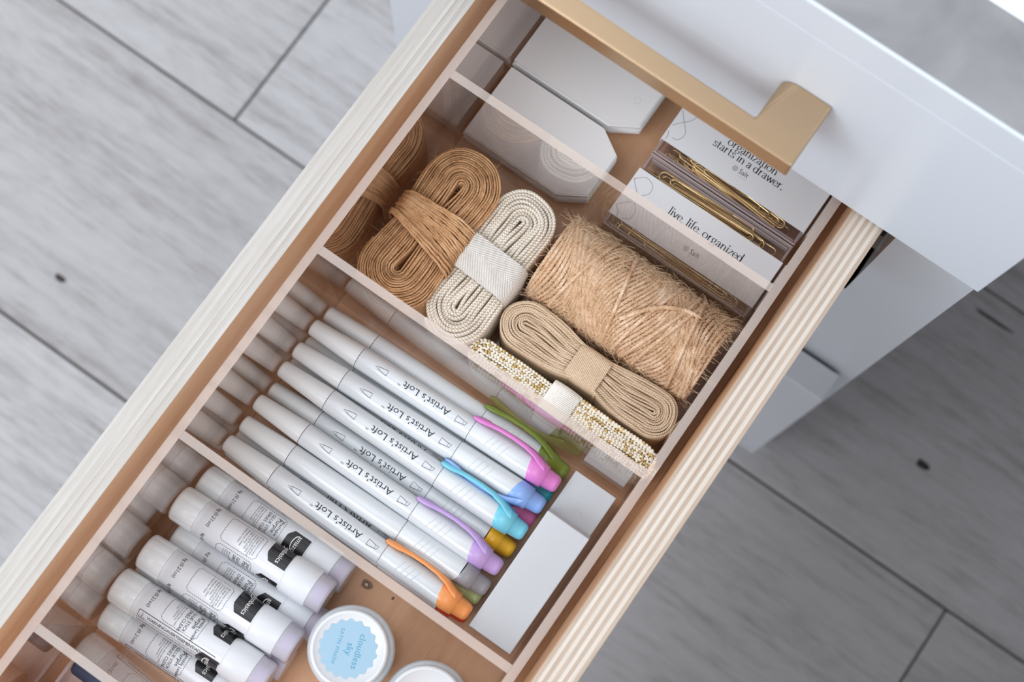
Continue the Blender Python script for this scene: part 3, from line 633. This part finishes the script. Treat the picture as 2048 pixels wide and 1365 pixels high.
def coil(name, path, Hh, th, mats, parent, axis, cx, cy, z0, seed=3, bead=0.0, bl=.0016, droop=0.0):
    rnd = random.Random(seed); mb = MB(); rows = []; U = []; d = 0; pl = None
    jit = [rnd.uniform(-1, 1) for _ in range(40)]
    prof = [(-.5, 0.0), (-.5, .90), (-.36, .968), (-.12, 1.0), (.12, 1.0), (.36, .968), (.5, .90), (.5, 0.0)]
    n = len(path)
    for i, (L, W, t) in enumerate(path):
        a = path[max(0, i - 1)]; b = path[min(n - 1, i + 1)]; dl, dw = b[0] - a[0], b[1] - a[1]; l = math.hypot(dl, dw) or 1e-9; nl, nw = -dw / l, dl / l
        if pl is not None: d += math.hypot(L - pl[0], W - pl[1])
        pl = (L, W); top = Hh + 0.0007 * jit[int(t) % 40] * 1.0 + 0.0005 * math.sin(d * 60 + t) - droop * (t / path[-1][2]) ** 2
        row = []
        for (o, zf) in prof:
            q = o * th; l2, w2 = L + nl * q, W + nw * q; z = z0 + (top * zf if zf < 0.95 else top - (1 - zf) * th * 12)
            if zf > 0 and zf <= .9: z = z0 + top - th * .45
            if 0.95 < zf < 0.99: z = z0 + top - th * .16
            row.append((cx + l2, cy + w2, z) if axis == 'x' else (cx + w2, cy + l2, z))
        rows.append(row); U.append(d)
    V = [0, Hh, Hh + th * .3, Hh + th * .55, Hh + th * .8, Hh + th * 1.05, Hh + th * 1.35, 2 * Hh + th * 1.35]
    mb.grid(rows, 0, uvs=(U, V)); return obj(name, mb, mats, parent)
def rrect(hw, z0, z1, r, n=6):
    pts = []
    for (cx, cz, a0) in ((hw - r, z1 - r, 0), (-hw + r, z1 - r, 90), (-hw + r, z0 + r, 180), (hw - r, z0 + r, 270)):
        for k in range(n + 1): a = math.radians(a0 + 90 * k / n); pts.append((cx + r * math.cos(a), cz + r * math.sin(a)))
    return pts
def resample(pts, n, closed=True):
    P = pts + [pts[0]] if closed else pts; L = [0]
    for a, b in zip(P, P[1:]): L.append(L[-1] + math.hypot(b[0] - a[0], b[1] - a[1]))
    out = []; j = 0
    for i in range(n):
        t = L[-1] * i / n
        while L[j + 1] < t: j += 1
        u = (t - L[j]) / (L[j + 1] - L[j] or 1); out.append((P[j][0] + (P[j + 1][0] - P[j][0]) * u, P[j][1] + (P[j + 1][1] - P[j][1]) * u))
    return out, L[-1]
def band(name, L0, width, hw, z0, z1, r, mats, parent, axis, cx, cy, th=.0007, slant=0.0, bulge=0.0004, wfun=None):
    lp, per = resample(rrect(hw, z0, z1, r), 90); mb = MB(); rows = []; nW = 10
    U = [per * i / 90 for i in range(91)]; V = [width * j / nW for j in range(nW + 1)]
    lay = []
    for sgn in (0, 1):
        rows = []
        for i, (w_, z_) in enumerate(lp):
            a = lp[(i - 1) % 90]; b = lp[(i + 1) % 90]; dx, dz = b[0] - a[0], b[1] - a[1]; l = math.hypot(dx, dz); nx, nz = dz / l, -dx / l
            row = []
            for j in range(nW + 1):
                e = (j / nW - .5) * 2; off = (bulge * (1 - e * e) if z_ > z0 + .002 else 0) - (th if sgn else 0)
                Ls = L0 + (j / nW - .5) * width * (wfun(w_ / hw) if wfun else 1) + slant * w_; W, Z = w_ + nx * off, z_ + nz * off
                row.append((cx + Ls, cy + W, Z) if axis == 'x' else (cx + W, cy + Ls, Z))
            rows.append(row)
        lay.append(rows)
    mb.grid(lay[0], 0, closed_u=True, uvs=(U, V)); mb.grid([r_[::-1] for r_ in lay[1]], 0, closed_u=True, uvs=(U, V))
    for j in (0, nW):
        rows = [[lay[0][i][j], lay[1][i][j]] for i in range(90)]; mb.grid(rows if j else [q[::-1] for q in rows], 0, closed_u=True, uvs=(U, [0, th]))
    return obj(name, mb, mats, parent)
def fibres(mb, pts, n, l0, l1, r, rnd, spread=1.0):
    for _ in range(n):
        p, nr = rnd.choice(pts); p = Vector(p); nr = Vector(nr); d = Vector((rnd.uniform(-1, 1), rnd.uniform(-1, 1), rnd.uniform(-.5, .5))); d = (d - nr * d.dot(nr)).normalized()
        l = rnd.uniform(l0, l1); hgt = rnd.uniform(.0002, .0013) * spread; bend = Vector((rnd.uniform(-1, 1), rnd.uniform(-1, 1), 0)) * l * .3
        mb.tube([p + nr * 0.0001, p + d * l * .35 + nr * hgt + bend * .3, p + d * l * .7 + nr * hgt * 1.4 + bend * .8, p + d * l + nr * hgt * rnd.uniform(.4, 2) + bend], r, 3, caps=False)

# brown jute webbing
bc = (0.0215, 0.3215); BH = .0385
br = thing('ribbon_roll', 'brown jute webbing coiled flat and wrapped round its middle, beside the organizer wall', 'ribbon roll', (bc[0], bc[1], ZB), 'rolls of ribbon and twine')
bpath = coil_path(15.8, .0013, .00112, .0240, pinch=.13, psig=.012, wob=.00055, seed=5)
coil('coil', bpath, BH, .00080, M['brownjute'], br, 'y', bc[0], bc[1], ZB + .0003, seed=8, droop=.003)
mb = MB(); dd = 0
mb.tube([(bc[0] + W + .00008 * math.sin(i * 1.3), bc[1] + L, ZB + .0006 + BH - .0003 - .003 * (t / 15.8) ** 2 + .0005 * math.sin(t * 9.1) + .0003 * math.sin(i * .37 + t)) for i, (L, W, t) in enumerate(bpath)], .00049, 6, lobes=2, twist=2 * PI / .0030)
obj('edge_cord', mb, M['brownjute'], br)
mb = MB(); rnd = random.Random(4); nst = 17
for k in range(nst):
    c0 = k / (nst - 1) - .5; ex = rnd.uniform(0, .0006)
    lp, per = resample(rrect(.0190 + ex, ZB + .0002, ZB + BH + .0026 + ex + .0010 * math.cos(PI * c0), .0085), 80); ph = rnd.uniform(0, 6.28)
    mb.tube([(bc[0] + w_, bc[1] + .0010 + c0 * (.0150 + .0060 * w_ / .019) - .0022 * (w_ / .019) + .0012 * math.cos(w_ / .019 * 1.5) + .00025 * math.sin(w_ * 260 + ph), z_) for w_, z_ in lp], .00064, 7, closed=True, lobes=2, twist=2 * PI / .0030)
for k in range(3):
    lp, per = resample(rrect(.0196, ZB + .0002, ZB + BH + .0046, .0085), 80)
    mb.tube([(bc[0] + w_, bc[1] - .0065 - k * .0014 - (.20 + .03 * k) * w_, z_) for w_, z_ in lp], .00072, 7, closed=True, lobes=2, twist=2 * PI / .0030)
obj('wrap', mb, M['brownjute'], br)['label'] = 'cords wrapped round the middle of the coil'
pts = [((bc[0] + W, bc[1] + L, ZB + BH + .0004 - .003 * (t / 15.5) ** 2), (0, 0, 1)) for L, W, t in bpath[60:]]; pts = [q for q in pts]
mb = MB(); fibres(mb, pts, 700, .002, .007, .00006, random.Random(3)); o = obj('loose_fibres', mb, M['brownfibre'], br); o['kind'] = 'stuff'

# white cotton tape
wc = (0.0535, 0.3235); WH = .0345
wr = thing('ribbon_roll', 'white cotton tape coiled flat with a herringbone band round its middle', 'ribbon roll', (wc[0], wc[1], ZB), 'rolls of ribbon and twine')
wpath = coil_path(8.7, .0004, .00178, .0250, pinch=.10, psig=.010, wob=.0009, seed=12)
coil('coil', wpath, WH, .00168, M['whitecot'], wr, 'y', wc[0], wc[1], ZB + .0006, seed=2, droop=.002)
band('band', -.0015, .0185, .0166, ZB + .0001, ZB + WH + .0032, .0065, M['whiteband'], wr, 'y', wc[0], wc[1], slant=-.05, bulge=.0006)['label'] = 'white herringbone tape wrapped round the coil'

# beige cotton tape
gc = (0.1180, 0.3105); GH = .0300
gr = thing('ribbon_roll', 'beige cotton tape coiled in a peanut shape, in front of the jute spool', 'ribbon roll', (gc[0], gc[1], ZB), 'rolls of ribbon and twine')
gpath = coil_path(10.9, .0003, .00104, .0352, pinch=.36, psig=.015, wob=.0008, seed=21, npt=(18, 24))
coil('coil', gpath, GH, .00098, M['beigecot'], gr, 'x', gc[0], gc[1], ZB + .0006, seed=6)
band('band', -.0005, .0165, .0086, ZB + .0001, ZB + GH + .0022, .0040, M['beigeband'], gr, 'x', gc[0], gc[1], bulge=.0003)['label'] = 'basket-weave band pinching the coil'

# white and gold braid
kc = (0.1170, 0.2890); KH = .0270
kr = thing('ribbon_roll', 'white and gold braided trim with a white band, folded against the marker divider', 'ribbon roll', (kc[0], kc[1], ZB), 'rolls of ribbon and twine')
kpath = coil_path(3.35, .0001, .0023, .0425, wob=.0004, seed=31, npt=(16, 40), close=.3)
coil('coil', kpath, KH - .0008, .0019, M['cream'], kr, 'x', kc[0], kc[1], ZB + .0005, seed=9)
mb = MB(); rnd = random.Random(11); d = 0; nxt = 0; pl = None
for i, (L, W, t) in enumerate(kpath[:-1]):
    L2, W2, t2 = kpath[i + 1]; l = math.hypot(L2 - L, W2 - W); u = 0.0; tx, ty = (L2 - L) / (l or 1), (W2 - W) / (l or 1)
    while nxt < d + l:
        u = (nxt - d) / l; px, py = L + (L2 - L) * u, W + (W2 - W) * u
        for sd in (-1, 1):
            ang = math.atan2(ty, tx) + sd * .55; rot = Matrix.Rotation(ang, 3, 'Z')
            zz = ZB + KH + .0001 + rnd.uniform(-.0004, .0004)
            mb.ball((kc[0] + px - ty * sd * .00060, kc[1] + py + tx * sd * .00060, zz), .00112, .00070, .0008, 1 if rnd.random() < .22 else 0, 6, 4, rot)
            for dz in (.0022, .0044, .0066):   # beads down the outer face
                if t > 2.0 and sd < 0: mb.ball((kc[0] + px + ty * .00115, kc[1] + py - tx * .00115, zz - dz), .0008, .0006, .0011, 1 if rnd.random() < .3 else 0, 6, 4, rot)
        nxt += .00165
    d += l
obj('braid_stitches', mb, [M['cream'], M['goldthread']], kr)
band('band', -.0015, .0145, .0094, ZB + .0001, ZB + KH + .0020, .0035, M['ivoryband'], kr, 'x', kc[0], kc[1])['label'] = 'white ribbed band'

# jute spool
SR = .0212; sc = (0.1170, 0.3455, ZB + SR + .0016); SL = .0885
spl = thing('twine_spool', 'fat spool of fuzzy natural jute twine lying beside the beige tape', 'twine', (sc[0], sc[1], ZB), 'rolls of ribbon and twine')
mb = MB(); rnd = random.Random(15); ncord = 64; tw = 2 * PI / .0046
def spool_r(x):
    e = min(x + SL / 2, SL / 2 - x); return SR - .0022 * max(0, 1 - e / .006) ** 2
for k in range(ncord):
    x0 = -SL / 2 + .0008 + (SL - .0016) * k / (ncord - 1); P = []; nseg = 150
    for i in range(nseg):
        a = 2 * PI * i / nseg
        x = x0 + .0050 * math.sin(2 * a + x0 * 105) * min(1, (SL / 2 - abs(x0)) / .010) ; x = max(-SL / 2, min(SL / 2, x))
        rr = spool_r(x0) + .00045 * math.sin(7 * a + k * 2.1); P.append((sc[0] + x, sc[1] + rr * math.sin(a), sc[2] + rr * math.cos(a)))
    mb.tube(P, .00088, 8, closed=True, lobes=2, twist=tw)
for k, (xa, sl_, a0) in enumerate([(.010, .55, 0), (.0165, .75, .4), (.0215, .62, .2), (-.026, .48, .1), (-.006, -.40, 0), (.031, -.35, .3)]):
    P = []
    for i in range(70):
        a = -1.5 + 3.0 * i / 69; x = xa + .0105 * sl_ * math.sin(a * 1.1 + a0); rr = SR + .0013 - .0016 * abs(a / 1.5) ** 6; P.append((sc[0] + x, sc[1] + rr * math.sin(a), sc[2] + rr * math.cos(a)))
    mb.tube(P, .00098, 8, lobes=2, twist=tw)
obj('wound_twine', mb, M['jute'], spl)
mb = MB(); mb.lathe([(-SL / 2 + .0004, .006), (-SL / 2 + .0002, SR - .0024), (-SL / 2 + .004, SR - .0006), (SL / 2 - .004, SR - .0006), (SL / 2 - .0002, SR - .0024), (SL / 2 - .0004, .006)], 40, 0, o=sc); obj('core', mb, M['brownjute'], spl)
mb = MB(); P = []
for v in catmull([(.1168, .3345, 0), (.1240, .3440, 0), (.1290, .3490, 0), (.1370, .3540, 0), (.1430, .3556, 0), (.1475, .3560, 0)], 8):   # loose tail end lying across the winding
    a = math.asin(max(-1, min(1, (v.y - sc[1]) / (SR + .0018)))); P.append((v.x, v.y, sc[2] + (SR + .0018) * math.cos(a)))
mb.tube(P, .0011, 8, lobes=2, twist=tw, uvlen=True, rfun=lambda u: 1 if u < .9 else max(.25, (1 - u) * 9)); obj('loose_end', mb, M['jute'], spl)
pts = []
for _ in range(1500):
    x = rnd.uniform(-SL / 2, SL / 2); a = rnd.uniform(-1.75, 1.75); rr = spool_r(x) + .0007; nr = (0, math.sin(a), math.cos(a)); pts.append(((sc[0] + x, sc[1] + rr * nr[1], sc[2] + rr * nr[2]), nr))
mb = MB(); fibres(mb, pts, 2600, .002, .009, .00007, random.Random(8), 1.0); o = obj('loose_fibres', mb, M['fibre'], spl); o['kind'] = 'stuff'

# ------------------------------------------------------------------ stacks of card tags
def tag_mesh(name, x0, x1, y0, y1, ch, th): return MB().prism([(x0, y0), (x1 - ch, y0), (x1, y0 + ch * .62), (x1, y1 - ch * .62), (x1 - ch, y1), (x0, y1)], 0, th).mesh(name, [M['tagpaper']])
for si, (x0, x1, y0, y1, where) in enumerate(((.0022, .0690, .3752, .4148, 'front'), (.0012, .0695, .4183, .4580, 'rear'))):
    n = 21; th = .00048; me = tag_mesh('gift_tag', x0, x1, y0, y1, .0125, th); rnd = random.Random(si + 1)
    for k in range(n):
        o = bpy.data.objects.new('gift_tag', me); COL.objects.link(o); o.location = (rnd.uniform(-.0008, .0010) if k < n - 1 else 0, rnd.uniform(-.0007, .0002) if k < n - 1 else 0, ZB + .0001 + k * (th + .00009))
        tag(o, ('topmost white card tag of the %s stack, chamfered corners' if k == n - 1 else 'white card tag with chamfered corners in the %s stack, below its top tag') % where, 'tag', 'white tags in the %s stack' % where)
        if k == n - 1:
            mb = MB(); put(mb, stroke2d(ell(.0616, (y0 + y1) / 2 - .0024, .0017, .0017), .00014), lambda s, t: (s, t, th + .00003)); obj('punch_ring', mb, M['holeline'], o, local=True)

# ------------------------------------------------------------------ clear boxes of paper clips with printed card sleeves
def clip_wire():
    k = 1.32; a = .0024
    P = [(.020 * k, -a, .0), (-.014 * k, -a, .0)] + [(-.014 * k - a * math.sin(t), -a * math.cos(t), .0) for t in [PI * i / 8 for i in range(1, 9)]]
    P += [(.022 * k, a, .0)] + [(.022 * k + .0020 * math.sin(t), a - .0020 + .0020 * math.cos(t), .0003) for t in [PI * i / 8 for i in range(1, 9)]]
    P += [(-.010 * k, a - .0040, .0010)] + [(-.010 * k - .0016 * math.sin(t), a - .0024 - .0016 * math.cos(t), .0011) for t in [PI * i / 8 for i in range(1, 9)]] + [(.014 * k, a - .0008, .0011)]
    return MB().tube(P, .00050, 7).mesh('paper_clip', [M['gold']])
clip_wire_me = clip_wire()
def clip_box(y0, y1, cy0, cy1, lab, texts, rnd, spots, cliplab):
    x0, x1, z0, z1 = .0826, .1628, ZB + .0001, .0213
    t = thing('clip_box', lab, 'box', ((x0 + x1) / 2, (y0 + y1) / 2, z0), 'clear boxes of gold paper clips')
    w = .0012; mb = MB(); mb.box(x0, x1, y0, y1, z0, z0 + w); mb.box(x0, x1, y0, y0 + w, z0 + w, z1 - w, 0, 1); mb.box(x0, x1, y1 - w, y1, z0 + w, z1 - w, 0, 1); mb.box(x0, x0 + w, y0 + w, y1 - w, z0 + w, z1 - w, 0, 1); mb.box(x1 - w, x1, y0 + w, y1 - w, z0 + w, z1 - w, 0, 1)
    obj('base', mb, [M['clear'], M['clear_rim']], t)
    mb = MB(); mb.box(x0, x1, y0, y1, z1 - w + .0001, z1); mb.box(x0 + w * 1.3, x1 - w * 1.3, y0 + w * 1.3, y0 + w * 2, z1 - .005, z1 - w, 1); mb.box(x0 + w * 1.3, x1 - w * 1.3, y1 - w * 2, y1 - w * 1.3, z1 - .005, z1 - w, 1); mb.box(x0, x1, y0, y0 + .0006, z1 - .0002, z1 + .0001, 1); mb.box(x0, x1, y1 - .0006, y1, z1 - .0002, z1 + .0001, 1)
    obj('lid', mb, [M['clear'], M['clear_rim']], t)
    sl = .0004; mb = MB(); mb.box(x0 - sl, x1 + sl, cy0, cy1, z1 + .0002, z1 + .0002 + sl); mb.box(x0 - sl - .0002, x0 - .0002, cy0, cy1, z0, z1 + .0002); mb.box(x1 + .0002, x1 + sl + .0002, cy0, cy1, z0, z1 + .0002)
    card = obj('card_sleeve', mb, M['paper'], t); zt = z1 + .0002 + sl + .00003
    f = lambda s, q: (s, q, zt); mb = MB()
    for s, xa, xb, yb in texts['serif']: put_serif(mb, s, xa, yb, xb - xa, f, 0)
    sx, sy = texts['salt']; put(mb, text2d('Salt', .0036), f, 0, sx, sy); cx, cy = sx - .0022, sy + .0010
    for k in range(-2, 3):
        h = math.sqrt(max(0, .0013 ** 2 - (k * .0005) ** 2))
        for ang in (PI / 4, -PI / 4):
            ca_, sa_ = math.cos(ang), math.sin(ang); put(mb, stroke2d([(cx + k * .0005 * ca_ - h * sa_, cy + k * .0005 * sa_ + h * ca_), (cx + k * .0005 * ca_ + h * sa_, cy + k * .0005 * sa_ - h * ca_)], .00009), f, 1)
    put(mb, stroke2d(ell(cx, cy, .0013, .0013), .0001), f, 1)
    for k in range(9): put(mb, ([(0, 0), (.0002, 0), (.0002, .0002), (0, .0002)], [[0, 1, 2, 3]]), f, 0, sx + .0004 + k * .00058, sy - .0013)
    for art in texts['art']: put(mb, stroke2d([(v.x, v.y) for v in catmull([(a, b, 0) for a, b in art], 6)], .00033), f, 2)
    obj('print', mb, [M['ink'], M['greyink'], M['lineart']], card)
    for (px, py, pz, ra, rx) in spots:
        o = bpy.data.objects.new('paper_clip', clip_wire_me); COL.objects.link(o); o.location = (px, py, z0 + w + .0006 + pz); o.rotation_euler = (rx, 0, ra)
        tag(o, cliplab, 'paper clip', 'gold paper clips')
rnd = random.Random(5); S2 = []; S1 = []
def cx_(k): return rnd.uniform(.1085, .1270) if k % 2 == 0 else rnd.uniform(.1175, .1370)
for k in range(14): S2.append((cx_(k) - .006 * (k % 2 == 1), .4112 - (k % 3) * .0022, .0022 + .0016 * (k // 2), rnd.uniform(-.035, .03) + (PI if k % 2 else 0), rnd.uniform(-.15, .15)))
for k in range(16): S2.append((cx_(k), .3783 + (k % 3) * .0017, .0010 + .0017 * (k // 2), rnd.uniform(-.02, .02) + (PI if k % 2 else 0), rnd.uniform(-.15, .15)))
for k in range(18): S1.append((cx_(k), .4228 + rnd.uniform(-.0010, .0025), .0008 + .00072 * k, rnd.uniform(-.09, .06) + (PI if k % 2 else 0), rnd.uniform(-.2, .2)))
T2 = {'serif': [('live, life, organized', .1052, .1470, .3955)], 'salt': (.1242, .3853),
      'art': [[(.0829, .4006), (.0850, .3985), (.0882, .3954)], [(.0829, .4006), (.0874, .4043), (.0921, .4027), (.0930, .3988), (.0905, .3955)], [(.0829, .3853), (.0855, .3880), (.0882, .3903)], [(.0832, .3853), (.0859, .3827), (.0864, .3805)], [(.0898, .3907), (.0924, .3877), (.0922, .3830), (.0890, .3813)]]}
T1 = {'serif': [('organization', .1094, .1372, .4405), ('starts in a drawer.', .1038, .1434, .4361)], 'salt': (.1215, .4316),
      'art': [[(.0828, .4331), (.0858, .4367), (.0888, .4398), (.0901, .4427), (.0902, .4450)], [(.0828, .4423), (.0860, .4385), (.0897, .4343), (.0904, .4313), (.0889, .4285), (.0863, .4279)], [(.0828, .4299), (.0839, .4281), (.0840, .4255)]]}
clip_box(.3744, .4163, .3803, .4068, 'clear box of gold paper clips whose card sleeve reads live, life, organized', T2, rnd, S2, 'gold wire paper clip in the clear box nearer the jute spool')
clip_box(.4172, .4590, .4247, .4535, 'clear box of gold paper clips under the handle, sleeve reads organization starts in a drawer', T1, rnd, S1, 'gold wire paper clip in the clear box under the brass handle')

# ------------------------------------------------------------------ paint jars
def jar(cx, cy, lab, sticker):
    z0 = ZB + .0001; t = thing('paint_jar', lab, 'jar', (cx, cy, z0), 'small paint jars')
    o = (cx, cy, z0)
    mb = MB(); mb.lathe([(.0, .0150), (.0012, .0170), (.0240, .0184), (.0262, .0192), (.0300, .0192), (.0312, .0184)], 56, 0, 'z', o); obj('body', mb, M['jar'], t)
    mb = MB(); mb.lathe([(.0010, .0150), (.0235, .0160)], 40, 0, 'z', o); obj('paint', mb, M['paint'], t)
    mb = MB(); mb.lathe([(.0313, .0168), (.0318, .0172), (.0395, .0171), (.0406, .0166), (.0410, .0158), (.0408, .0152), (.0402, .0149), (.0401, .0005)], 64, 0, 'z', o, capa=True); obj('lid', mb, M['lid'], t)
    if sticker:
        zt = z0 + .0403; P = [(cx - .0004 + .0123 * (1 + .045 * math.cos(18 * a)) * math.cos(a), cy + .0123 * (1 + .045 * math.cos(18 * a)) * math.sin(a)) for a in [2 * PI * i / 144 for i in range(144)]]
        mb = MB(); b = len(mb.v); mb.v += [(x, y, zt) for x, y in P]; mb.face(list(range(144))); st = obj('sticker', mb, M['skyblue'], t); st['label'] = 'pale blue scalloped sticker on the lid'
        sd = (.314, -.949); ud = (.949, .314); f = plane_fn((cx - .0004, cy), sd, ud, zt + .00006); mb = MB()
        put(mb, text2d('cloudless', .0042, 'CENTER'), f, 0, 0, .0034); put(mb, text2d('sky', .0042, 'CENTER'), f, 0, 0, -.0008); put(mb, text2d('SATIN FINISH', .0023, 'CENTER', 1.15), f, 0, 0, -.0053)
        obj('lid_print', mb, M['bluetext'], st)
jar(.1032, .1475, 'small clear paint jar with a white lid and pale blue scalloped sticker', True)
jar(.1440, .1470, 'small paint jar with a plain white lid at the photo edge', False)

# ------------------------------------------------------------------ front compartment, only its corner shows
bx = thing('clear_box', 'small clear acrylic box in the front compartment corner', 'box', (.03, .05, ZB))
mb = MB(); x0, x1, y0, y1, z0, z1 = .0030, .0600, .0100, .0735, ZB + .0001, .0200
for q in ((x0, x1, y0, y1, z0, z0 + .0015), (x0, x0 + .0015, y0, y1, z0 + .0015, z1), (x1 - .0015, x1, y0, y1, z0 + .0015, z1), (x0 + .0015, x1 - .0015, y0, y0 + .0015, z0 + .0015, z1), (x0 + .0015, x1 - .0015, y1 - .0015, y1, z0 + .0015, z1)): mb.box(*q, 0, 1)
obj('shell', mb, [M['clear'], M['clear_rim']], bx)
mb = MB(); mb.lathe([(0, .0016), (.0006, .0034), (.002, .0042), (.060, .0042), (.062, .003)], 24, 0); nv = obj('body', mb, M['navy'], thing('pen', 'dark navy blue pen lying along the front divider', 'pen', (.0062, .0722, .0245)), local=True)
mb = MB(); mb.lathe([(.030, .0043), (.0312, .0045), (.0330, .0043)], 24, 0); obj('ring', mb, M['gold'], nv.parent, local=True)
tp = thing('tape_roll', 'tan roll of tape standing in the front compartment', 'tape', (.0165, .040, .0225))
mb = MB(); rows = [[(x, r * math.cos(a), r * math.sin(a)) for x, r in ((-.007, .0095), (.007, .0095), (.007, .0160), (-.007, .0160))] for a in [2 * PI * i / 40 for i in range(40)]]
mb.grid(rows, 0, closed_u=True, closed_v=True, smooth=False); obj('roll', mb, M['tanpaper'], tp, local=True)

# black round base on the floor at the lower right corner
bb = thing('stool_base', 'black round stool base on the floor at the lower right corner', 'stool', (.612, .230, FZ))
mb = MB(); mb.lathe([(0, .190), (.004, .192), (.010, .188), (.016, .150), (.022, .03)], 64, 0, 'z', (.612, .230, FZ)); obj('base', mb, M['black'], bb)
mb = MB(); mb.lathe([(.020, .025), (.30, .025)], 24, 0, 'z', (.612, .230, FZ)); obj('column', mb, M['black'], bb)
